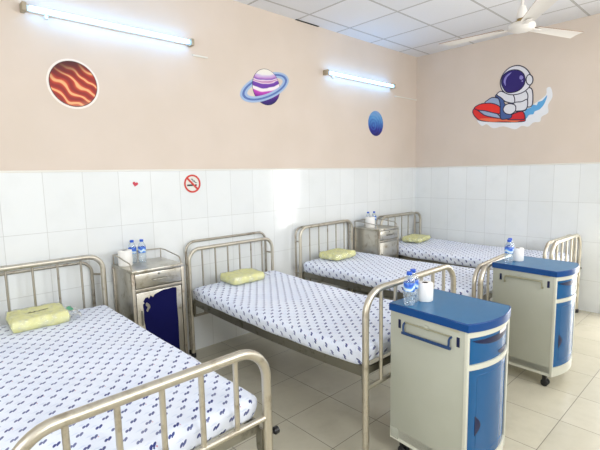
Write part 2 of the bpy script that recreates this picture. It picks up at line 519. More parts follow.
def mattress_mesh(wd, y0, y1, z0, z1, seed, sag=0.0):
    """fitted sheet over a mattress: rounded slab, denser rings towards the centre; UV in metres"""
    rc = 0.045; ns = 9; re = 0.028
    cx, cy = 0, (y0+y1)/2; hw, hl = wd/2, (y1-y0)/2
    def outline(inset):
        R = max(rc - inset, 0.004); a = hw - inset; b = hl - inset
        pts = []
        na, nb = 30, 60
        def seg(p, q, n):
            for k in range(n): pts.append((p[0] + (q[0]-p[0])*k/n, p[1] + (q[1]-p[1])*k/n))
        def cor(c0, c1, a0):
            for k in range(6):
                t = a0 + PI/2*k/6; pts.append((c0 + R*math.cos(t), c1 + R*math.sin(t)))
        seg((a, -b+R), (a, b-R), nb); cor(a-R, b-R, 0)
        seg((a-R, b), (-a+R, b), na); cor(-a+R, b-R, PI/2)
        seg((-a, b-R), (-a, -b+R), nb); cor(-a+R, -b+R, PI)
        seg((-a+R, -b), (a-R, -b), na); cor(a-R, -b+R, 1.5*PI)
        return pts
    levels = []
    # bottom, side, rounded edge, then inward rings
    drop = z1 - z0
    levels.append((0.03, z0, drop + 0.03))
    levels.append((0.006, z0 + 0.0, drop))
    for k in range(1, 6): levels.append((0.002*(1-k/5), z0 + (drop-re)*k/5, drop*(1 - k/5*(drop-re)/drop)))
    for k in range(1, 7):
        t = PI/2*k/6
        levels.append((re*(1-math.cos(t)), z1 - re + re*math.sin(t), None))
    ins = re
    while ins < hw - 0.03:
        ins += 0.021; levels.append((ins, z1, None))
    bm = bmesh.new(); uvl = bm.loops.layers.uv.new('UVMap')
    rings = []; uvs = {}
    base = outline(0)
    for inset, z, dr in levels:
        ring = []
        o_ = outline(inset)
        for k, (px, py) in enumerate(o_):
            X, Y = cx+px, cy+py
            nz = noise.noise(Vector((X*3+seed, Y*3, z*4)))*0.010 + noise.noise(Vector((X*9+seed, Y*7, z*8)))*0.004
            edge = max(0, 1 - inset/hw)
            crown = 0.006*(1 - edge**2)
            vv = bm.verts.new((X, Y, z + (nz + crown if z > z0 + 0.03 else nz*0.7)))
            nx, ny = (base[k][0]-o_[k][0], base[k][1]-o_[k][1])
            if z < z1 - re*0.5:   # sides: puff and wrinkles
                bx = 1 if px > 0 else -1
                wr = noise.noise(Vector((X*6+seed*2, Y*6, z*10)))*0.010
                q = math.sin(min(1, max(0, (z-z0)/drop))*PI)*0.008
                if abs(abs(px)-hw) < 0.03: vv.co.x += bx*(q+wr)
                if abs(abs(py)-hl) < 0.03: vv.co.y += (1 if py > 0 else -1)*(q+wr)
            # sag in the middle of the long side
            s_ = 1 - abs(py/hl)**2
            vv.co.z -= sag*s_
            d = (z1 - z) if z < z1 else 0
            sx = (px/abs(px) if abs(px) > 0 else 0)
            ox = sx*d if abs(px) > hw - rc else 0
            oy = ((py/abs(py))*d if abs(py) > hl - rc else 0) if not ox else 0
            uvs[vv] = (X + ox + seed, Y + oy)
            ring.append(vv)
        rings.append(ring)
    n = len(rings[0])
    fs = []
    for a, b in zip(rings, rings[1:]):
        for k in range(n): fs.append(bm.faces.new((a[k], a[(k+1) % n], b[(k+1) % n], b[k])))
    fs.append(bm.faces.new(rings[-1])); bm.faces.new(rings[0][::-1])
    for f in bm.faces:
        for l in f.loops: l[uvl].uv = uvs[l.vert]
    return bm

def make_bed(loc, rz, wd, length, rear_top, front_top, foot_top, zt, label, nb_head=5, nb_foot=5, foot_double=False,
             cross_z=0.33, knob=True, seed=0.0, sag=0.0, foot_dw=0.0, gap=0.05, rr=0.017, yf=-0.125, rear_dw=-0.02, side_drop=0.1):
    t = thing('hospital_bed', label, 'bed', loc, rz, None)
    yr, yl = -0.045, -length
    wr = wd + rear_dw
    zf = zt - side_drop       # mattress underside
    fr = obj('headboard_rear_frame', u_frame(bmesh.new(), wr, rear_top, 0.011, yr, 0.085), M_thin, t)
    hf = obj('headboard_frame', u_frame(bmesh.new(), wd - 0.004, front_top, rr, yf, 0.10), M_tube, t)
    for s in (-1, 1):
        for z in (0.36, zf - 0.02, front_top - 0.16):
            obj('headboard_spacer', tube(bmesh.new(), [(s*wr/2, yr, z), (s*wd/2, yf, z)], 0.008, 8), M_thin, t)
    for i in range(nb_head):
        x = -wd/2 + wd*(i+1)/(nb_head+1)
        obj('headboard_bar', tube(bmesh.new(), [(x, yf, 0.36), (x, yf, front_top-rr*1.6)], 0.0075, 10), M_thin, t)
    obj('headboard_crossbar', tube(bmesh.new(), [(-wd/2, yf, 0.36), (wd/2, yf, 0.36)], 0.011, 10), M_thin, t)
    obj('headboard_crossbar', tube(bmesh.new(), [(-wd/2, yf, zf-0.03), (wd/2, yf, zf-0.03)], 0.011, 10), M_thin, t)
    wf = wd + foot_dw
    ff = obj('footboard_frame', u_frame(bmesh.new(), wf, foot_top, rr+0.002, yl, 0.13), M_tube, t)
    if foot_double:
        obj('footboard_inner_frame', u_frame(bmesh.new(), wf-0.012, foot_top-0.012, rr-0.001, yl+gap, 0.13), M_tube, t)
    for i in range(nb_foot):
        x = -wf/2 + wf*(i+1)/(nb_foot+1)
        obj('footboard_bar', tube(bmesh.new(), [(x, yl, cross_z), (x, yl, foot_top-rr*1.8)], 0.0105, 10), M_tube, t)
    obj('footboard_crossbar', tube(bmesh.new(), [(-wf/2, yl, cross_z), (wf/2, yl, cross_z)], 0.0125, 12), M_tube, t)
    for s in (-1, 1):
        for par, y, z, r in ((fr, yr, 0, 0.015), (hf, yf, 0, 0.021), (ff, yl, 0, 0.024)):
            b = bmesh.new(); lathe(b, [(r, 0.0), (r+0.001, 0.004), (r, 0.035), (r-0.004, 0.04)], (s*(wr/2 if par is fr else wf/2 if par is ff else wd/2-0.002), y, 0), 14)
            obj('rubber_foot', b, M_rubber, par)
    # angle steel side rails and ends
    for s in (-1, 1):
        b = bmesh.new(); x = s*(wd/2 - 0.024)
        pts_t = [(x, yf - 0.03 + (yl - yf + 0.06)*k/16) for k in range(17)]
        prev = None
        for k, (px, py) in enumerate(pts_t):
            u = k/16; dz = -sag*(1 - (2*u-1)**2)
            ring = [b.verts.new((px + s*0.004, py, zf - 0.004 + dz)), b.verts.new((px + s*0.004, py, zf - 0.062 + dz)),
                    b.verts.new((px - s*0.001, py, zf - 0.062 + dz)), b.verts.new((px - s*0.001, py, zf - 0.008 + dz)),
                    b.verts.new((px - s*0.040, py, zf - 0.008 + dz)), b.verts.new((px - s*0.040, py, zf - 0.004 + dz))]
            if prev:
                for j in range(6): b.faces.new((prev[j], prev[(j+1) % 6], ring[(j+1) % 6], ring[j]))
            else: b.faces.new(ring)
            prev = ring
        b.faces.new(prev[::-1])
        obj('side_rail', b, M_rail, t, angle=20)
    for y in (yf-0.03, yl+0.035):
        b = bmesh.new(); box(b, (-wd/2+0.03, y-0.002, zf-0.056), (wd/2-0.03, y+0.002, zf-0.012)); box(b, (-wd/2+0.03, y-0.002, zf-0.016), (wd/2-0.03, y+(0.03 if y > -1 else -0.0)+0.0025, zf-0.012))
        obj('end_rail', b, M_rail, t)
    b = bmesh.new()
    for k in range(12):
        y = yf - 0.14 - k*(length-0.4)/11; box(b, (-wd/2+0.03, y-0.018, zf-0.022-sag), (wd/2-0.03, y+0.018, zf-0.016-sag))
    obj('bed_slats', b, M_rail, t)
    for s in (-1, 1):
        for y in (yf - 0.02, yl + 0.03):
            b = bmesh.new(); x = s*(wd/2 - 0.020)
            yy = y + (0.0 if y < -1 else 0)
            prism(b, [(y-0.022, zf-0.03), (y+0.022, zf-0.03), (y+0.018, zf-0.13), (y-0.004 if y < -1 else y+0.004, zf-0.16), (y-0.018, zf-0.13)], 'x', x-0.004, x+0.004)
            br = obj('corner_bracket', b, M_rail, t)
            if knob and y < -1:
                b = bmesh.new(); tube(b, [(s*(wf/2+0.012), yl, zf-0.06), (s*(wf/2+0.032), yl, zf-0.06)], 0.006, 8)
                tube(b, [(s*(wf/2+0.030), yl, zf-0.06), (s*(wf/2+0.036), yl, zf-0.06), (s*(wf/2+0.052), yl, zf-0.06), (s*(wf/2+0.056), yl, zf-0.06)], [0.010, 0.016, 0.016, 0.010], 12)
                obj('clamp_knob', b, M_knob, br)
    # mattress
    mt = obj('mattress', mattress_mesh(wd - 0.012, yl + (gap + 0.03 if foot_double else 0.045), yf - 0.020, zf, zt, seed, sag), M_sheet, t, angle=80)
    return t

bed1 = make_bed((-4.762, 0, 0), math.radians(0.0), 0.88, 2.02, 0.955, 1.010, 0.882, 0.640,
    'steel hospital bed nearest the camera, footboard cut off at the lower left', cross_z=0.560, seed=0.3, sag=0.0, rr=0.018, rear_dw=-0.11)
bed2 = make_bed((-3.190, 0, 0), math.radians(0.0), 0.90, 2.00, 1.000, 0.950, 0.958, 0.622,
    'steel hospital bed behind the nearest blue locker, headboard lower than the tube behind it', nb_head=6, nb_foot=6, cross_z=0.42, knob=False, foot_dw=0.025, seed=5.1, sag=0.022, rr=0.016, rear_dw=-0.04)
bed3 = make_bed((-1.930, 0, 0), math.radians(3.4), 0.89, 1.95, 1.000, 1.008, 0.848, 0.635,
    'steel hospital bed third from the left, footboard partly behind the farther blue locker', cross_z=0.36, seed=9.7, foot_double=True, rr=0.017, sag=0.02, yf=-0.10, rear_dw=0.02)
bed4 = make_bed((-0.515, 0, 0), math.radians(-1.1), 0.89, 2.07, 0.990, 0.995, 0.875, 0.64,
    'steel hospital bed along the tiled end wall, below the astronaut sticker', cross_z=0.40, seed=14.2, foot_double=True, foot_dw=-0.035, gap=0.06, rr=0.016, sag=0.015)
for b in (bed1, bed2, bed3, bed4): b['group'] = 'hospital beds with printed sheets'
# small document hooks on the footboard posts of the second bed
for s in (-1, 1):
    b = bmesh.new(); box(b, (s*0.4625 + 0.012, -2.010, 0.755), (s*0.4625 + 0.020, -1.985, 0.825), 0.002)
    obj('post_bracket', b, M_rail, bed2)

# ---------------------------------------------------------------- folded yellow blankets in clear bags
def make_blanket(name, loc, rz, sx, sy, h, label, seed, green=False, script=True, tilt=0.0):
    t = thing(name, label, 'blanket', loc, rz, 'bagged yellow blankets on the beds')
    t.rotation_euler[0] = tilt
    def puffy(ex, k0, hh, lift=0.0):
        bm = bmesh.new(); nx, ny = 30, 20
        X, Y = sx/2 + ex, sy/2 + ex
        def pos(u, v, side):
            px = u*X; py = v*Y
            e = (1 - abs(u)**10)*(1 - abs(v)**10)
            f = max(e, 0)**0.14
            back = 0.80 + 0.20*(v*0.5+0.5)
            nz = noise.noise(Vector((px*9+seed, py*9, side*2)))*0.005*k0 + noise.noise(Vector((px*26+seed, py*26, side)))*0.003*k0
            z = hh*0.42 + side*(hh*0.5*back*f) + (nz*f if side > 0 else 0)
            if side < 0: z = max(0.0, hh*0.42*(1-f))
            rr = 0.012*noise.noise(Vector((u*3+seed, v*3, 5)))
            return (px + rr, py + rr, z + lift)
        top = [[bm.verts.new(pos(-1+2*i/nx, -1+2*j/ny, 1)) for i in range(nx+1)] for j in range(ny+1)]
        bot = [[top[j][i] if i in (0, nx) or j in (0, ny) else bm.verts.new(pos(-1+2*i/nx, -1+2*j/ny, -1)) for i in range(nx+1)] for j in range(ny+1)]
        for j in range(ny):
            for i in range(nx):
                bm.faces.new((top[j][i], top[j][i+1], top[j+1][i+1], top[j+1][i]))
                try: bm.faces.new((bot[j][i], bot[j+1][i], bot[j+1][i+1], bot[j][i+1]))
                except ValueError: pass
        return bm
    obj('folded_blanket', puffy(0, 1, h), M_blanket, t, angle=75)
    bag = obj('plastic_bag', puffy(0.007, 1.8, h*1.05, 0.0), M_bag, t, angle=70)
    # loose open end of the bag
    bm = bmesh.new(); n = 10; rows = []
    for i in range(7):
        row = []
        for j in range(n+1):
            u = i/6; v_ = -1 + 2*j/n
            px = sx/2 - 0.004 + u*0.075; py = v_*(sy/2)*(1 - 0.18*u)
            pz = h*(0.50 - 0.34*u) + 0.012*noise.noise(Vector((u*4+seed, v_*5, 1))) + 0.008*math.sin(v_*9+seed)*u + 0.012
            row.append(bm.verts.new((px, py, max(pz, 0.006))))
        rows.append(row)
    for a, b in zip(rows, rows[1:]):
        for j in range(n): bm.faces.new((a[j], a[j+1], b[j+1], b[j]))
    obj('bag_flap', bm, M_flap, bag, angle=80)
    if green:
        bm = bmesh.new(); poly = catmull([(0.0, -0.035), (0.022, -0.04), (0.03, -0.015), (0.022, 0.02), (0.03, 0.05), (0.008, 0.045), (-0.004, 0.01)], 4)
        prism(bm, [(sx/2 + 0.006 + a, -0.02 + b) for a, b in poly], 'z', h*0.50 + 0.014, h*0.50 + 0.0155)
        o = obj('green_print', bm, M_green, bag); o['label'] = 'green print on the open end of the bag'
    if script:
        zz = h*0.42 + h*0.5*0.90 + 0.006
        bm = bmesh.new(); pts = []
        for k in range(60):
            u = k/59
            pts.append((-0.055 + 0.115*u + 0.008*math.sin(u*30), -0.012 + 0.018*math.sin(u*22)*(1-u)**1.5 + 0.016*u, zz - 0.004 + 0.0015*math.sin(u*9)))
        tube(bm, pts, 0.0021, 5)
        o = obj('printed_script', bm, M_script, bag); o['label'] = 'thin printed script on the bag'
    return t
make_blanket('folded_blanket_pack', (-4.785, -0.305, 0.650), math.radians(-2), 0.31, 0.26, 0.088,
    'bagged yellow folded blanket with thin script and green print, on the nearest bed', 1.0, True)
make_blanket('folded_blanket_pack', (-3.225, -0.300, 0.630), math.radians(-3), 0.32, 0.24, 0.080,
    'bagged yellow folded blanket on the second bed, left of the wide gap', 4.0, script=False)
make_blanket('folded_blanket_pack', (-1.965, -0.285, 0.644), math.radians(4), 0.35, 0.25, 0.078,
    'bagged yellow folded blanket on the third bed, left of the far steel cabinet', 8.0, script=False)
make_blanket('folded_blanket_pack', (-0.48, -0.325, 0.650), math.radians(8), 0.36, 0.25, 0.070,
    'bagged yellow folded blanket on the farthest bed, right of the far steel cabinet', 12.0, script=False)

# ---------------------------------------------------------------- steel bedside cabinets
def make_steel_cabinet(loc, rz, label, film):
    t = thing('steel_bedside_cabinet', label, 'cabinet', loc, rz, 'steel bedside cabinets')
    W, D, T = 0.375, 0.37, 0.895      # x: +-W/2, y: -0.03 .. -0.03-D
    yb, yf = -0.03, -0.03-D
    b = bmesh.new()
    # thin walls, an open shelf bay under the drawer
    box(b, (-W/2, yf, 0.10), (-W/2+0.006, yb, T-0.015), 0.001); box(b, (W/2-0.006, yf, 0.10), (W/2, yb, T-0.015), 0.001)
    box(b, (-W/2, yb-0.006, 0.10), (W/2, yb, T-0.015), 0.001)
    for z in (0.10, 0.735): box(b, (-W/2+0.006, yf+0.004, z), (W/2-0.006, yb-0.006, z+0.008))
    obj('cabinet_body', b, M_sheetmetal, t)
    b = bmesh.new(); box(b, (-W/2-0.008, yf-0.010, T-0.022), (W/2+0.008, yb, T), 0.003); obj('top_panel', b, M_sheetmetal, t)
    for sx_ in (-1, 1):
        for y in (yf+0.006, yb-0.010):
            b = bmesh.new(); box(b, (sx_*W/2-0.011, y-0.011, 0.0 if False else 0.05), (sx_*W/2+0.011, y+0.011, T-0.02), 0.002)
            lg = obj('leg', b, M_thin, t)
            b = bmesh.new(); lathe(b, [(0.017, 0), (0.022, 0.008), (0.022, 0.038), (0.015, 0.05)], (sx_*W/2, y, 0), 14); obj('rubber_foot', b, M_rubber, lg)
    b = bmesh.new(); box(b, (-W/2+0.014, yf-0.006, 0.765), (W/2-0.014, yf+0.02, T-0.026), 0.003)
    dr = obj('drawer', b, M_sheetmetal, t)
    b = bmesh.new(); tube(b, arc_path([(-0.055, yf-0.004, 0.815), (-0.055, yf-0.022, 0.815), (0.055, yf-0.022, 0.815), (0.055, yf-0.004, 0.815)], 0.012, 5), 0.005, 8)
    h = obj('handle', b, M_rail, dr)
    b = bmesh.new(); tube(b, [(0.0, yf-0.004, 0.852), (0.0, yf-0.012, 0.852)], 0.008, 12); obj('keyhole', b, M_rail, dr)
    b = bmesh.new(); box(b, (-W/2+0.011, yf-0.003, 0.738), (W/2-0.011, yf+0.003, 0.760), 0.002); obj('front_crossbar', b, M_thin, t)
    b = bmesh.new(); box(b, (-W/2+0.016, yf-0.002, 0.12), (W/2-0.016, yf+0.012, 0.732), 0.003); door = obj('door', b, M_sheetmetal, t)
    b = bmesh.new(); tube(b, arc_path([(-W/2+0.045, yf, 0.60), (-W/2+0.045, yf-0.02, 0.60), (-W/2+0.045, yf-0.02, 0.50), (-W/2+0.045, yf, 0.50)], 0.01, 4), 0.005, 8); obj('handle', b, M_rail, door)
    # guard rail round three sides of the top
    b = bmesh.new(); zr = T + 0.072
    for s in (-1, 1):
        pts = arc_path([(s*W/2, yf+0.01, T-0.005), (s*W/2, yf+0.035, zr-0.025), (s*W/2, yb-0.10, zr), (s*W/2, yb-0.012, zr)], 0.03, 5)
        tube(b, pts, 0.0048, 8)
    tube(b, [(-W/2, yb-0.012, zr), (0, yb-0.012, zr+0.006), (W/2, yb-0.012, zr)], 0.0048, 8)
    for x in (-W/2, 0, W/2): tube(b, [(x, yb-0.012, T-0.005), (x, yb-0.012, zr+(0.005 if x == 0 else 0))], 0.0048, 8)
    obj('guard_rail', b, M_thin, t)
    if film:
        pl = [(-0.115, 0.30), (-0.118, 0.45), (-0.128, 0.53), (-0.126, 0.60), (-0.130, 0.645), (-0.118, 0.652), (-0.125, 0.668), (-0.108, 0.690), (-0.09, 0.692), (-0.083, 0.678), (-0.070, 0.700),
              (-0.052, 0.684), (-0.04, 0.702), (-0.01, 0.712), (0.03, 0.724), (0.07, 0.722), (0.10, 0.727), (0.128, 0.722), (0.131, 0.715), (0.128, 0.60), (0.133, 0.45), (0.130, 0.30), (0.134, 0.15), (-0.118, 0.15)]
        b = bmesh.new(); prism(b, pl, 'y', yf-0.0045, yf-0.0022); fm = obj('protective_film', b, M_film, door, angle=20)
        fm['label'] = 'navy blue film with a torn upper left corner'
        b = bmesh.new()
        prism(b, catmull([(-0.105, 0.655), (-0.085, 0.64), (-0.078, 0.615), (-0.09, 0.60), (-0.10, 0.585), (-0.108, 0.60), (-0.098, 0.62), (-0.11, 0.635)], 3), 'y', yf-0.0052, yf-0.0044)
        obj('torn_patch', b, M_sheetmetal, fm)
    return t
make_steel_cabinet((-4.030, 0, 0), 0, 'steel bedside cabinet with navy blue film on its door, right of the nearest bed', True)
make_steel_cabinet((-1.195, 0, 0), 0, 'small steel bedside cabinet in the far row, left of the farthest bed', False)

# ---------------------------------------------------------------- blue and ivory bedside lockers
def bulge(W, y0, b0, n=20, inset=0.0):
    """front arc from x=-W/2 to W/2, bulging by b0 towards -y"""
    return [(-W/2 + inset + (W-2*inset)*k/n, y0 - b0*(1 - (2*k/n-1)**2)**0.95) for k in range(n+1)]

def make_locker(loc, rz, label, sc, W, D, bar_up=False):
    t = thing('bedside_locker', label, 'cabinet', loc, rz, 'blue topped bedside lockers')
    t.scale = (1, 1, sc)
    yb, yf, T = D/2, -D/2, 0.80; B = 0.045
    def slab(z0, z1, w, yb_, yf_, bl, bev=0.004):
        arc = bulge(w, yf_, bl)
        b = bmesh.new(); prism(b, [(w/2, yb_), (-w/2, yb_)] + arc, 'z', z0, z1)
        if bev:
            es = [e for e in b.edges if abs(e.verts[0].co.z - e.verts[1].co.z) < 1e-5 and e.calc_face_angle(0) > 1.2]
            bmesh.ops.bevel(b, geom=es, offset=bev, segments=2, affect='EDGES')
        return b
    tp = obj('top_tray', slab(T-0.038, T-0.004, W+0.014, yb+0.006, yf-0.006, B+0.004, 0.005), M_blueedge, t, angle=50)
    # raised lip round the top surface
    arc = bulge(W+0.012, yf-0.005, B+0.004)
    loop = [(W/2+0.005, yb+0.005), (-W/2-0.005, yb+0.005)] + [(x, y) for x, y in arc]
    b = bmesh.new(); prism(b, [(x*0.978, 0.003+(y-0.003)*0.978) for x, y in loop], 'z', T-0.006, T-0.001); obj('tray_surface', b, M_bluetop, tp, angle=50)
    b = bmesh.new()
    pts = arc_path([(x*0.990, 0.003+(y-0.003)*0.990, T-0.004) for x, y in loop] , 0.001, 1)
    tube(b, [(x*0.988, 0.003+(y-0.003)*0.988, T-0.0045) for x, y in loop], 0.0042, 6, closed=True); obj('tray_lip', b, M_blueedge, tp, angle=70)
    # carcass: two sides, back, base with curved front
    for s in (-1, 1):
        b = bmesh.new(); box(b, (s*W/2-0.012, yf, 0.105), (s*W/2+0.012 if False else s*W/2, yb, T-0.038), 0.002) if s > 0 else box(b, (-W/2, yf, 0.105), (-W/2+0.012, yb, T-0.038), 0.002)
        sd = obj('side_panel', b, M_ivory, t)
        b = bmesh.new(); box(b, (s*W/2-0.014, yf-0.006, 0.090), (s*W/2+0.003 if s > 0 else s*W/2+0.014, yf+0.014, T-0.040), 0.004) if s > 0 else box(b, (-W/2-0.003, yf-0.006, 0.090), (-W/2+0.014, yf+0.014, T-0.040), 0.004)
        obj('edge_trim', b, M_creamrim, sd)
        xo = s*W/2
        # two dark slots and the towel bar
        for y in (yb-0.060, yf+0.045):
            b = bmesh.new(); box(b, (xo-0.001, y-0.008, 0.684), (xo+s*0.0025, y+0.008, 0.728), 0.001)
            sl = obj('towel_bar_socket', b, M_navy, sd)
        b = bmesh.new(); xx = xo + s*0.020
        za, zb_ = (0.716, 0.676) if not bar_up else (0.676, 0.722)
        tube(b, arc_path([(xo, yb-0.095, za+0.004), (xx, yb-0.097, za), (xx, yb-0.097, zb_), (xx, yf+0.082, zb_), (xx, yf+0.082, za), (xo, yf+0.080, za+0.004)], 0.014, 5), 0.0052, 8)
        if not bar_up: box(b, (xx-0.006, yf+0.072, zb_-0.009), (xx+0.006, yb-0.087, zb_+0.004), 0.003)
        obj('towel_bar', b, M_khaki if bar_up else M_navybar, sd)
        b = bmesh.new(); tube(b, [(xo+s*0.005, yb-0.100, 0.722), (xo+s*0.005, yf+0.085, 0.722)], 0.0045, 8); obj('towel_bar_upper', b, M_khaki, sd)
        b = bmesh.new(); box(b, (xo, -0.014, 0.712), (xo+s*0.006, 0.014, 0.738), 0.004); obj('bar_clip', b, M_ivory, sd)
        b = bmesh.new()
        box(b, (xo, yf+0.040, 0.748), (xo+s*0.0012, yf+0.088, 0.762)); obj('faded_label', b, M_logo, sd)
        b = bmesh.new(); box(b, (xo-0.001, yb-0.055, 0.100), (xo+s*0.002, yb-0.008, 0.155), 0.002); obj('corner_plate', b, M_ivory, sd)
    b = bmesh.new(); box(b, (-W/2+0.012, yb-0.010, 0.105), (W/2-0.012, yb, T-0.038)); obj('back_panel', b, M_ivory, t)
    obj('base', slab(0.088, 0.150, W, yb, yf, B-0.006, 0.004), M_creamrim, t, angle=50)
    obj('front_rim', slab(T-0.066, T-0.040, W-0.006, yb-0.02, yf-0.001, B-0.002, 0.003), M_creamrim, t, angle=50)
    # drawer with a dark grip groove
    wi = W - 0.032
    dr = obj('drawer', slab(0.612, T-0.067, wi, yf+0.05, yf+0.002, B-0.006, 0.004), M_bluefront, t, angle=50)
    def grip(x0, x1, zc, hh, slope=0.0, off=0.0015):
        """crescent groove lying on the curved front"""
        b = bmesh.new(); n = 18; up_, lo = [], []
        for k in range(n+1):
            u = k/n; x = x0 + (x1-x0)*u
            y = (yf + 0.002) - (B-0.006)*max(0.0, 1 - (2*x/wi)**2)**0.95
            e = math.sin(PI*min(max(u, 0.0), 1.0))**0.6
            up_.append((x, y, zc + slope*u + hh*0.35)); lo.append((x, y, zc + slope*u + hh*0.35 - hh*max(e, 0.05)))
        f = [b.verts.new((p[0], p[1]-off, p[2])) for p in up_]; g = [b.verts.new((p[0], p[1]-off, p[2])) for p in lo]
        f2 = [b.verts.new((p[0], p[1]+0.004, p[2])) for p in up_]; g2 = [b.verts.new((p[0], p[1]+0.004, p[2])) for p in lo]
        for k in range(n):
            b.faces.new((f[k], g[k], g[k+1], f[k+1])); b.faces.new((f2[k], f[k], f[k+1], f2[k+1])); b.faces.new((g[k], g2[k], g2[k+1], g[k+1]))
        return b
    obj('grip_groove', grip(-wi/2+0.02, wi/2-0.004, 0.706, 0.030), M_navy, dr)
    obj('grip_groove', grip(0.02, wi/2-0.03, 0.628, 0.026), M_navy, dr)
    b = bmesh.new(); x0, x1 = 0.03, 0.13; pts = []
    for k in range(7):
        x = x0 + (x1-x0)*k/6; y = (yf+0.002) - (B-0.006)*(1 - (2*x/wi)**2)**0.95 - 0.002
        pts.append((x, y))
    va = [b.verts.new((p[0], p[1], 0.728)) for p in pts]; vb = [b.verts.new((p[0], p[1], 0.712)) for p in pts]
    for k in range(6): b.faces.new((va[k], vb[k], vb[k+1], va[k+1]))
    obj('drawer_label', b, M_sticker_w, dr)
    obj('middle_rim', slab(0.588, 0.611, W-0.006, yf+0.05, yf-0.001, B-0.001, 0.003), M_creamrim, t, angle=50)
    door = obj('door', slab(0.152, 0.586, wi, yf+0.03, yf+0.002, B-0.006, 0.004), M_bluefront, t, angle=50)
    # raised panel line and half-moon handle
    def front_y(x): return (yf+0.002) - (B-0.006)*max(0.0, 1 - (2*x/wi)**2)**0.95
    b = bmesh.new()
    x0, x1, z0, z1 = -wi/2+0.050, wi/2-0.045, 0.19, 0.556
    path = [(x0, z0 + (z1-z0)*k/6) for k in range(7)] + [(x0+(x1-x0)*k/14, z1) for k in range(1, 15)] + [(x1, z1-(z1-z0)*k/6) for k in range(1, 7)] + [(x1-(x1-x0)*k/14, z0) for k in range(1, 14)]
    tube(b, [(x, front_y(x)+0.0008, z) for x, z in path], 0.0028, 6, closed=True); obj('door_moulding', b, M_bluefront, door, angle=80)
    b = bmesh.new(); poly = [(-wi/2+0.042, 0.278)] + [(-wi/2+0.042 + 0.034*math.sin(PI*k/12), 0.278 + 0.092*k/12) for k in range(1, 12)] + [(-wi/2+0.042, 0.370)]
    va = [b.verts.new((x, front_y(x)-0.0022, z)) for x, z in poly]; b.faces.new(va)
    va2 = [b.verts.new((x, front_y(x)+0.004, z)) for x, z in poly]
    for k in range(len(poly)): b.faces.new((va[k], va[(k+1) % len(poly)], va2[(k+1) % len(poly)], va2[k]))
    obj('door_handle', b, M_navy, door, angle=30)
    for sx_ in (-1, 1):
        for y in (yb-0.055, yf+0.055):
            x = sx_*(W/2-0.045)
            b = bmesh.new(); box(b, (x-0.017, y-0.014, 0.045), (x+0.017, y+0.014, 0.090), 0.004)
            c = obj('caster', b, M_knob, t)
            for q in (-1, 1):
                b = bmesh.new(); tube(b, [(x+q*0.006, y-0.004, 0.0255), (x+q*0.009, y-0.004, 0.0255), (x+q*0.020, y-0.004, 0.0255), (x+q*0.023, y-0.004, 0.0255)], [0.021, 0.025, 0.025, 0.021], 18)
                obj('wheel', b, M_rubber, c)
    return t
make_locker((-3.305, -2.272, 0), math.radians(-4.0), 'blue topped ivory bedside locker nearest the camera, with a dark blue towel bar', 1.0750, 0.395, 0.440)
make_locker((-1.920, -2.226, 0), math.radians(-3.0), 'blue topped ivory bedside locker farther away, standing before the third bed', 1.0687, 0.395, 0.435, True)

# ---------------------------------------------------------------- bottles and tissue rolls
def make_bottle(loc, label, group, parts=True, rz=0.0, s=1.0):
    t = thing('water_bottle', label, 'bottle', loc, rz, group)
    t.scale = (s*0.93, s*0.93, s*0.93)
    prof = [(0.020, 0.003), (0.027, 0.0), (0.0305, 0.006), (0.0305, 0.028), (0.0285, 0.034), (0.0305, 0.040), (0.0305, 0.056), (0.0288, 0.062), (0.0305, 0.068), (0.0310, 0.078),
            (0.0305, 0.080), (0.0305, 0.128), (0.0308, 0.132), (0.028, 0.145), (0.020, 0.160), (0.0135, 0.169), (0.0128, 0.178)]
    obj('bottle_body', lathe(bmesh.new(), prof, seg=28), M_water, t, angle=70)
    obj('bottle_label', lathe(bmesh.new(), [(0.0306, 0.080), (0.0315, 0.081), (0.0315, 0.129), (0.0306, 0.130)], seg=28, capb=False, capt=False), M_label, t, angle=60)
    b = bmesh.new(); n = 28; ring = []
    lathe(b, [(0.0145, 0.171), (0.0155, 0.172), (0.0155, 0.188), (0.0145, 0.190)], seg=28)
    obj('bottle_cap', b, M_cap, t, angle=50)
    return t
def make_roll(loc, label, group, s=1.0):
    t = thing('toilet_roll', label, 'toilet roll', loc, 0, group)
    R_, h, rc = 0.042, 0.098, 0.016
    t.scale = (s, s, s)
    b = bmesh.new()
    lathe(b, [(rc, 0.0), (R_-0.003, 0.0), (R_, 0.003), (R_+0.0006, h/2), (R_, h-0.003), (R_-0.003, h), (rc, h)], seg=36, capb=False, capt=False)
    obj('paper', b, M_tissue, t, angle=50)
    b = bmesh.new(); lathe(b, [(rc, 0.0), (rc, h-0.001), (rc-0.0015, h-0.001), (rc-0.0015, 0.001)], seg=24, capb=False, capt=False); obj('cardboard_core', b, M_core, t, angle=50)
    return t
GB, GR = 'water bottles on the cabinets', 'toilet rolls on the cabinets'
make_bottle((-3.452, -2.128, 0.8590), 'clear water bottle on the nearest blue locker, the front one of its pair', GB, rz=0.4)
make_bottle((-3.392, -2.112, 0.8590), 'clear water bottle on the nearest blue locker, between front bottle and roll', GB, rz=2.2)
make_roll((-3.325, -2.145, 0.8590), 'white toilet roll beside the bottles on the nearest blue locker', GR)
make_bottle((-2.055, -2.088, 0.8540), 'clear water bottle on the farther blue locker, the front one of its pair', GB, rz=1.0)
make_bottle((-1.985, -2.068, 0.8540), 'clear water bottle on the farther blue locker, behind the other one', GB, rz=3.2)
make_roll((-1.925, -2.105, 0.8540), 'white toilet roll beside the bottles on the farther blue locker', GR)
make_bottle((-4.092, -0.098, 0.895), 'left water bottle of the pair on the steel cabinet with navy film', GB, rz=1.7)
make_bottle((-4.026, -0.120, 0.895), 'right water bottle of the pair on the steel cabinet with navy film', GB, rz=2.9)
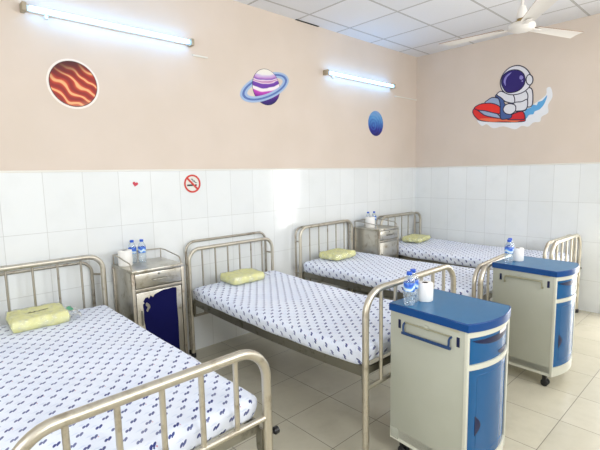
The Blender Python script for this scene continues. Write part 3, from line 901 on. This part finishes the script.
make_roll((-4.168, -0.150, 0.895), 'white toilet roll on the steel cabinet with navy film', GR, 1.18)
make_bottle((-1.215, -0.110, 0.895), 'left water bottle of the pair on the far steel cabinet', GB, rz=0.2)
make_bottle((-1.130, -0.135, 0.895), 'right water bottle of the pair on the far steel cabinet', GB, rz=4.0)
make_roll((-1.29, -0.20, 0.895), 'white toilet roll on the far steel cabinet', GR, 1.3)

# ---------------------------------------------------------------- wall lamps
def make_lamp(x0, x1, z, label):
    t = thing('fluorescent_wall_lamp', label, 'lamp', ((x0+x1)/2, 0, z), 0, 'fluorescent wall lamps')
    L = (x1-x0)/2
    b = bmesh.new(); box(b, (-L, -0.030, -0.014), (L, 0, 0.022), 0.004); bt = obj('housing', b, M_batten, t)
    
    b = bmesh.new(); tube(b, [(-L+0.03, -0.055, 0.0), (L-0.03, -0.055, 0.0)], 0.0150, 16); obj('fluorescent_tube', b, M_tubeglow, t)
    for s in (-1, 1):
        b = bmesh.new(); box(b, (s*L-0.016, -0.074, -0.026), (s*L+0.012, 0, 0.028), 0.005)
        e = obj('lamp_holder', b, M_holder, t)
    b = bmesh.new(); tube(b, [(-L+0.13, -0.022, -0.018), (-L+0.13, -0.022, -0.040)], 0.011, 12); obj('starter', b, M_trim, t)
    return t
make_lamp(-4.655, -3.470, 2.640, 'lit fluorescent tube lamp high on the wall above the nearest beds')
make_lamp(-1.850, -0.612, 2.632, 'lit fluorescent tube lamp near the far corner, above the blue planet')
for x0, x1, z, lb in ((-3.445, -3.30, 2.556, 'short white cable cover right of the nearer tube lamp'), (-0.52, -0.006, 2.528, 'white cable cover running from the far tube lamp to the corner')):
    b = bmesh.new(); box(b, (x0, -0.012, z-0.007), (x1, 0, z+0.007), 0.002)
    tag(obj('cable_cover', b, M_trim), lb, 'cable cover')

# ---------------------------------------------------------------- ceiling fan
fan = thing('ceiling_fan', 'cream three-blade ceiling fan hanging near the end wall', 'ceiling fan', (-1.56, -1.93, H))
b = bmesh.new(); tube(b, [(0, 0, -0.06), (0, 0, -0.30)], 0.011, 12); obj('down_rod', b, M_fan, fan)
b = bmesh.new(); lathe(b, [(0.022, -0.09), (0.055, -0.05), (0.062, -0.002)], seg=24); obj('ceiling_canopy', b, M_fan, fan)
b = bmesh.new(); lathe(b, [(0.042, -0.352), (0.042, -0.325), (0.036, -0.29), (0.024, -0.255), (0.012, -0.25)], seg=24); obj('motor_canopy', b, M_fan, fan)
b = bmesh.new(); lathe(b, [(0.056, -0.388), (0.054, -0.372), (0.036, -0.366), (0.036, -0.350)], seg=24); obj('rotor_neck', b, M_brass, fan)
b = bmesh.new(); lathe(b, [(0.03, -0.452), (0.070, -0.444), (0.096, -0.430), (0.103, -0.414), (0.099, -0.398), (0.08, -0.387), (0.04, -0.383)], seg=36); obj('motor_housing', b, M_fan, fan)
for k in range(10):
    pass
for deg in (93.5, -21, 216):
    a = math.radians(deg); ca, sa = math.cos(a), math.sin(a)
    piv = bpy.data.objects
    b = bmesh.new()
    box(b, (0.085, -0.020, -0.422), (0.20, 0.020, -0.416), 0.002)
    for vv in b.verts: pass
    bl = bmesh.new(); n = 14; up_, lo_ = [], []
    rows = []
    for i in range(n+1):
        u = i/n; x = 0.14 + 0.51*u
        hw = 0.052 + 0.024*u
        if u > 0.93: hw *= 0.96
        row = []
        for j in range(7):
            v_ = -1 + 2*j/6
            row.append((x + (0.02*v_*u), v_*hw, -0.408 + v_*hw*(-0.02) - 0.006*v_*v_ + 0.0))
        rows.append(row)
    tv = [[bl.verts.new((p[0], p[1], p[2]+0.002)) for p in r] for r in rows]
    bv = [[bl.verts.new((p[0], p[1], p[2]-0.002)) for p in r] for r in rows]
    rimf = []
    for i in range(n):
        for j in range(6):
            bl.faces.new((tv[i][j], tv[i+1][j], tv[i+1][j+1], tv[i][j+1])); bl.faces.new((bv[i][j], bv[i][j+1], bv[i+1][j+1], bv[i+1][j]))
        for j in (0, 6): f = bl.faces.new((tv[i][j], bv[i][j], bv[i+1][j], tv[i+1][j])); f.material_index = 1
    for i in (0, n):
        for j in range(6): f = bl.faces.new((tv[i][j], tv[i][j+1], bv[i][j+1], bv[i][j])); f.material_index = 1
    for g in (b, bl):
        for vv in g.verts:
            X, Y = vv.co.x, vv.co.y
            vv.co.x = X*ca - Y*sa; vv.co.y = X*sa + Y*ca
    blade = obj('blade', bl, [M_fan, M_fanedge], fan, angle=50)
    obj('blade_bracket', b, M_fan, blade)

# ---------------------------------------------------------------- wall stickers
def disc_poly(cx, cz, rx, rz_, n=48, tilt=0.0):
    return [(cx + rx*math.cos(2*PI*k/n)*math.cos(tilt) - rz_*math.sin(2*PI*k/n)*math.sin(tilt), cz + rx*math.cos(2*PI*k/n)*math.sin(tilt) + rz_*math.sin(2*PI*k/n)*math.cos(tilt)) for k in range(n)]

def print_mat(name, fn, rough=0.4):
    m = mat(name, rough=rough, spec=0.4)
    x, y, z, v = coords(m)
    to(m, 'Base Color', fn(x, y, z, v)); return m

# the red planet
def f_red(x, y, z, v):
    n = tex_noise(combine(x*1.0, 0.0, z*1.0), 9.0, 1, 0.3)
    s = ((z*0.84 + x*0.54)*104.0 + (n - 0.5)*9.0 + (x*34.0 - z*20.0).sin()*1.1)
    band = s.sin()*0.5 + 0.5
    hgt = (z - x*0.25)*2.6 + 0.55
    hot = ramp(band.smooth(0.0, 1.0), [(0.0, srgb(140, 20, 8)), (0.5, srgb(178, 38, 18)), (0.84, srgb(192, 60, 30)), (0.97, srgb(226, 140, 88)), (1.0, srgb(240, 176, 120))])
    return mix(hgt.smooth(0.60, 0.96)*0.95, mix(hgt.smooth(0.34, 0.12)*0.0 + (0.25 - hgt).max(0.0)*2.2, hot, srgb(244, 196, 150)), srgb(66, 8, 10))
M_red = print_mat('red_planet_print', f_red)
M_white = mat('white_vinyl', srgb(236, 228, 220), 0.4)
M_out = mat('dark_print_outline', srgb(30, 24, 58), 0.4)
M_out_red = mat('dark_red_outline', srgb(70, 18, 14), 0.4)
t = thing('planet_wall_sticker', 'round red and orange planet sticker with a white rim, high on the wall', 'wall sticker', (-4.384, 0, 2.204), 0, 'planet wall stickers')
b = bmesh.new(); prism(b, disc_poly(0, 0, 0.170, 0.170), 'y', -0.002, 0); obj('sticker_rim', b, M_white, t, angle=30)
b = bmesh.new(); prism(b, disc_poly(0, 0, 0.156, 0.156), 'y', -0.003, -0.0018); obj('rim_line', b, M_out_red, t, angle=30)
b = bmesh.new(); prism(b, disc_poly(0, 0, 0.151, 0.151), 'y', -0.004, -0.0028); obj('planet_print', b, M_red, t, angle=30)

# the ringed planet
def f_sat(x, y, z, v):
    q = z - x*0.12 + x*x*-1.2 + (tex_noise(combine(x*1.0, 0.0, z*3.0), 8.0, 1)-0.5)*0.03
    up_c = ramp((q + 0.165)/0.33, [(0.0, srgb(34, 18, 96)), (0.12, srgb(60, 20, 120)), (0.26, srgb(150, 40, 160)), (0.36, srgb(196, 70, 180)), (0.385, srgb(236, 224, 232)), (0.46, srgb(240, 232, 234)),
        (0.48, srgb(104, 52, 158)), (0.58, srgb(112, 62, 168)), (0.60, srgb(238, 214, 224)), (0.64, srgb(176, 110, 170)), (0.67, srgb(240, 226, 230)), (0.70, srgb(122, 70, 172)), (0.76, srgb(196, 150, 206)), (0.81, srgb(204, 188, 222)), (0.84, srgb(232, 228, 224)), (1.0, srgb(238, 234, 222))])
    return up_c
M_sat = print_mat('purple_banded_print', f_sat)
m_lb = mat('light_blue_print', srgb(158, 182, 214), 0.4); m_mb = mat('mid_blue_print', srgb(84, 112, 176), 0.4)
t = thing('planet_wall_sticker', 'purple and white banded planet sticker with a tilted blue ring', 'wall sticker', (-2.668, 0, 2.388), 0, 'planet wall stickers')
tl = math.radians(22)
def ring_bm(a0, b0, a1, b1, k0, k1, y0, y1, n=60):
    b = bmesh.new(); rows = []
    for k in range(n+1):
        th = k0 + (k1-k0)*k/n
        row = []
        for (A, B_) in ((a0, b0), (a1, b1)):
            X, Z = A*math.cos(th), B_*math.sin(th)
            px, pz = X*math.cos(tl) - Z*math.sin(tl), X*math.sin(tl) + Z*math.cos(tl)
            row += [b.verts.new((px, y0, pz)), b.verts.new((px, y1, pz))]
        rows.append(row)
    for r0, r1 in zip(rows, rows[1:]):
        for i, j in ((0, 2), (2, 3), (3, 1), (1, 0)): b.faces.new((r0[i], r0[j], r1[j], r1[i]))
    return b
b = bmesh.new(); prism(b, disc_poly(0.012, 0, 0.171, 0.171), 'y', -0.0022, -0.0014); obj('planet_outline', b, M_out, t, angle=30)
b = bmesh.new(); prism(b, disc_poly(0.012, 0, 0.167, 0.167), 'y', -0.0030, -0.0020); obj('planet_print', b, M_sat, t, angle=30)
for (a0, b0, a1, b1, mm, lay) in ((0.322, 0.118, 0.236, 0.062, m_lb, 0), (0.296, 0.100, 0.268, 0.082, m_mb, 1)):
    obj('ring_back', ring_bm(a0, b0, a1, b1, 0.0, PI, -0.0008-lay*0.0005, 0.0 if not lay else -0.0007), mm, t, angle=30)
    obj('ring_front', ring_bm(a0, b0, a1, b1, PI, 2*PI, -0.0040-lay*0.0006, -0.0028 if not lay else -0.0039), mm, t, angle=30)
    
# the blue planet
def f_blue(x, y, z, v):
    n = tex_noise(combine(x, 0.0, z), 10.0, 3, 0.6)
    sw = ((((x + 0.05)*(x + 0.05) + (z + 0.03)*(z + 0.03)).sqrt())*150.0 + (n-0.5)*6.0).sin()*0.06
    return ramp(z*2.9 + 0.5 + (n - 0.5)*0.35 + sw, [(0.06, srgb(22, 16, 98)), (0.3, srgb(34, 44, 140)), (0.5, srgb(56, 110, 180)), (0.72, srgb(92, 152, 204)), (0.98, srgb(128, 160, 206))])
M_bp = print_mat('blue_planet_print', f_blue)
t = thing('planet_wall_sticker', 'small blue planet sticker with a dark underside, below the far lamp', 'wall sticker', (-0.920, 0, 2.153), 0, 'planet wall stickers')
b = bmesh.new(); prism(b, disc_poly(0, 0, 0.152, 0.154), 'y', -0.002, 0); obj('planet_print', b, M_bp, t, angle=30)

# heart and no smoking sign
m_heart = mat('red_heart_print', srgb(192, 40, 64), 0.4)
hp = [(0.016*math.sin(a)**3*1.35, 0.00125*(13*math.cos(a) - 5*math.cos(2*a) - 2*math.cos(3*a) - math.cos(4*a))*1.05) for a in [2*PI*k/40 for k in range(40)]]
b = bmesh.new(); prism(b, [(x*math.cos(0.25)+z*math.sin(0.25), z*math.cos(0.25)-x*math.sin(0.25)) for x, z in hp], 'y', -0.002, 0)
hh = obj('heart_sticker', b, m_heart, angle=30); hh.location = (-3.999, -0.006, 1.494); tag(hh, 'tiny red heart sticker on the white wall tiles', 'wall sticker')
m_signred = mat('red_sign_print', srgb(200, 44, 34), 0.4); m_black = mat('black_print', srgb(22, 22, 22), 0.5); m_grey = mat('grey_print', srgb(90, 92, 92), 0.5); m_signw = mat('sign_white', srgb(222, 220, 212), 0.4)
t = thing('no_smoking_sign', 'round red no smoking sign on the white wall tiles', 'sign', (-3.506, -0.006, 1.482))
b = bmesh.new(); prism(b, disc_poly(0, 0, 0.079, 0.079), 'y', -0.002, 0); obj('sign_plate', b, m_signw, t, angle=30)
tl = 0.0
obj('red_ring', ring_bm(0.078, 0.078, 0.063, 0.063, 0, 2*PI, -0.0038, -0.002), m_signred, t, angle=30)
b = bmesh.new(); prism(b, [(-0.054, 0.042), (-0.042, 0.054), (0.054, -0.042), (0.042, -0.054)], 'y', -0.0044, -0.0036); obj('red_slash', b, m_signred, t, angle=30)
b = bmesh.new(); prism(b, [(-0.050, -0.020), (0.006, -0.020), (0.006, -0.006), (-0.050, -0.006)], 'y', -0.0034, -0.002); prism(b, [(0.026, -0.020), (0.040, -0.020), (0.040, -0.006), (0.026, -0.006)], 'y', -0.0034, -0.002); obj('cigarette_mark', b, m_black, t, angle=30)
b = bmesh.new(); tube(b, [(0.044 - 0.006*k + 0.004*math.sin(k*1.6), -0.0026, 0.002 + 0.0052*k + 0.003*math.cos(k*1.7)) for k in range(9)], 0.0028, 6)
tube(b, [(0.030 - 0.006*k + 0.005*math.sin(k*1.4), -0.0026, 0.004 + 0.0052*k) for k in range(8)], 0.0022, 6); obj('smoke_mark', b, m_grey, t, angle=60)

# astronaut on a water scooter, on the end wall (pairs are y, z in metres)
ASTRO = {
 'spray': [(-0.871,2.18),(-0.927,2.093),(-0.988,2.107),(-1.071,2.05),(-1.189,2.063),(-1.324,2.016),(-1.396,2.049),(-1.469,2.033),(-1.521,2.075),(-1.59,2.077),(-1.605,2.131),(-1.671,2.169),(-1.664,2.251),(-1.705,2.335),(-1.684,2.436),(-1.642,2.434),(-1.637,2.363),(-1.529,2.287),(-1.443,2.242),(-1.391,2.192),(-1.262,2.149),(-1.066,2.189)],
 'wave': [(-1.408,2.118),(-1.418,2.189),(-1.443,2.233),(-1.487,2.246),(-1.503,2.275),(-1.547,2.266),(-1.563,2.297),(-1.606,2.309),(-1.651,2.357),(-1.629,2.274),(-1.584,2.216),(-1.533,2.198),(-1.517,2.168),(-1.473,2.164),(-1.447,2.129)],
 'hull': [(-0.809,2.268),(-0.823,2.313),(-0.873,2.321),(-0.921,2.275),(-1.025,2.209),(-1.147,2.157),(-1.262,2.172),(-1.395,2.188),(-1.434,2.119),(-1.395,2.097),(-1.148,2.118),(-0.925,2.154),(-0.85,2.202)],
 'splash_orange': [(-0.893,2.178),(-0.986,2.178),(-1.263,2.139),(-1.384,2.132),(-1.339,2.099),(-1.187,2.122),(-1.069,2.126),(-0.966,2.148)],
 'nose_grey': [(-0.959,2.361),(-0.995,2.396),(-1.048,2.418),(-1.122,2.394),(-1.152,2.332),(-1.143,2.269),(-1.062,2.318)],
 'nose_red': [(-0.827,2.321),(-0.887,2.354),(-0.959,2.361),(-1.061,2.344),(-1.142,2.294),(-1.156,2.215),(-1.075,2.232),(-0.962,2.271),(-0.868,2.292)],
 'nose_stripe': [(-0.863,2.302),(-0.962,2.277),(-1.095,2.231),(-1.152,2.164),(-1.067,2.181),(-0.964,2.216),(-0.896,2.268)],
 'cowl': [(-1.082,2.429),(-1.126,2.452),(-1.181,2.386),(-1.195,2.326),(-1.259,2.245),(-1.281,2.162),(-1.215,2.146),(-1.154,2.164),(-1.145,2.317),(-1.122,2.394)],
 'seat': [(-1.261,2.176),(-1.335,2.208),(-1.405,2.209),(-1.426,2.124),(-1.32,2.127),(-1.234,2.14)],
 'pack': [(-1.419,2.459),(-1.46,2.469),(-1.491,2.446),(-1.504,2.382),(-1.502,2.275),(-1.464,2.254),(-1.427,2.289)],
 'torso': [(-1.233,2.421),(-1.326,2.436),(-1.407,2.452),(-1.451,2.39),(-1.444,2.298),(-1.435,2.224),(-1.334,2.221),(-1.257,2.284)],
 'arm': [(-1.101,2.444),(-1.145,2.476),(-1.204,2.448),(-1.29,2.413),(-1.304,2.323),(-1.207,2.348),(-1.157,2.397)],
 'leg': [(-1.303,2.32),(-1.385,2.324),(-1.448,2.338),(-1.44,2.233),(-1.353,2.223),(-1.311,2.239)],
 'glove': [(-1.185,2.277),(-1.209,2.309),(-1.256,2.318),(-1.317,2.291),(-1.321,2.228),(-1.27,2.194),(-1.212,2.212),(-1.186,2.244)],
 'helmet': [(-1.17,2.478),(-1.137,2.579),(-1.17,2.675),(-1.24,2.73),(-1.332,2.737),(-1.415,2.69),(-1.47,2.607),(-1.481,2.523),(-1.443,2.455),(-1.363,2.417),(-1.252,2.422)],
 'ear': [(-1.426,2.56),(-1.437,2.604),(-1.466,2.611),(-1.494,2.576),(-1.496,2.526),(-1.471,2.497),(-1.44,2.517)],
 'visor': [(-1.177,2.506),(-1.151,2.577),(-1.171,2.656),(-1.242,2.696),(-1.325,2.688),(-1.387,2.644),(-1.414,2.58),(-1.405,2.508),(-1.353,2.456),(-1.27,2.442),(-1.213,2.458)],
 'glare': [(-1.178,2.573),(-1.184,2.619),(-1.215,2.656),(-1.261,2.674),(-1.243,2.651),(-1.214,2.624),(-1.199,2.579),(-1.202,2.53)],
 'glint': [(-1.352,2.6),(-1.363,2.619),(-1.385,2.611),(-1.393,2.587),(-1.379,2.571),(-1.359,2.58)],
 'glint_small': [(-1.376,2.555),(-1.385,2.563),(-1.394,2.552),(-1.385,2.544)],
}
AC = (-1.26, 2.35)
def S(r, g, b_, nm): return mat(nm, srgb(r, g, b_), 0.4, spec=0.4)
COL = {'spray': S(228, 230, 234, 'spray_print'), 'wave': S(92, 164, 216, 'wave_blue_print'), 'hull': S(222, 44, 34, 'hull_red_print'), 'splash_orange': S(232, 112, 76, 'orange_print'), 'nose_grey': S(150, 168, 200, 'grey_blue_print'),
 'nose_red': S(232, 46, 36, 'nose_red_print'), 'nose_stripe': S(154, 168, 198, 'stripe_print'), 'cowl': S(66, 92, 150, 'cowl_blue_print'), 'seat': S(206, 36, 44, 'seat_red_print'), 'suit': S(222, 222, 228, 'suit_white_print'),
 'visor': S(38, 22, 104, 'visor_print'), 'glare': S(136, 128, 196, 'glare_print')}
SEQ = [('spray', 'spray', 0), ('wave', 'wave', 0), ('hull', 'hull', 1), ('splash_orange', 'splash_orange', 0), ('nose_grey', 'nose_grey', 1), ('nose_stripe', 'nose_stripe', 1), ('nose_red', 'nose_red', 1), ('seat', 'seat', 1), ('cowl', 'cowl', 1),
 ('pack', 'suit', 1), ('torso', 'suit', 1), ('arm', 'suit', 1), ('leg', 'suit', 1), ('glove', 'suit', 1), ('helmet', 'suit', 1), ('ear', 'suit', 1), ('visor', 'visor', 1), ('glare', 'glare', 0), ('glint', 'glare', 0), ('glint_small', 'glare', 0)]
NM = {'pack': 'backpack', 'ear': 'ear_cover', 'leg': 'suit_leg', 'arm': 'suit_arm', 'torso': 'suit_torso', 'spray': 'white_spray', 'wave': 'blue_wave', 'hull': 'scooter_hull', 'seat': 'scooter_seat', 'cowl': 'scooter_cowl',
      'nose_red': 'scooter_nose', 'nose_grey': 'scooter_windscreen', 'nose_stripe': 'scooter_stripe', 'splash_orange': 'orange_splash'}
t = thing('astronaut_wall_sticker', 'cartoon astronaut riding a red water scooter on a wave, sticker on the end wall', 'wall sticker', (0, AC[0], AC[1]))
for i, (k, c, ol) in enumerate(SEQ):
    poly = catmull([(a - AC[0], b_ - AC[1]) for a, b_ in ASTRO[k]], 5 if k not in ('spray',) else 3)
    d = 0.0004 + i*0.00035
    b = bmesh.new(); prism(b, poly, 'x', -d-0.0003, -d+0.0002 if i else 0)
    o = obj(NM.get(k, k), b, COL[c], t, angle=20)
    if ol:
        b = bmesh.new(); n = len(poly); wd_ = 0.0055; r0, r1 = [], []
        for q in range(n):
            p0, p1, p2 = Vector(poly[q-1]), Vector(poly[q]), Vector(poly[(q+1) % n])
            tg = (p2 - p0).normalized(); nr = Vector((-tg.y, tg.x))*wd_
            r0.append(b.verts.new((-d-0.0005, p1.x+nr.x, p1.y+nr.y))); r1.append(b.verts.new((-d-0.0005, p1.x-nr.x, p1.y-nr.y)))
        for q in range(n): b.faces.new((r0[q], r1[q], r1[(q+1) % n], r0[(q+1) % n]))
        obj('outline', b, M_out, o, angle=80)
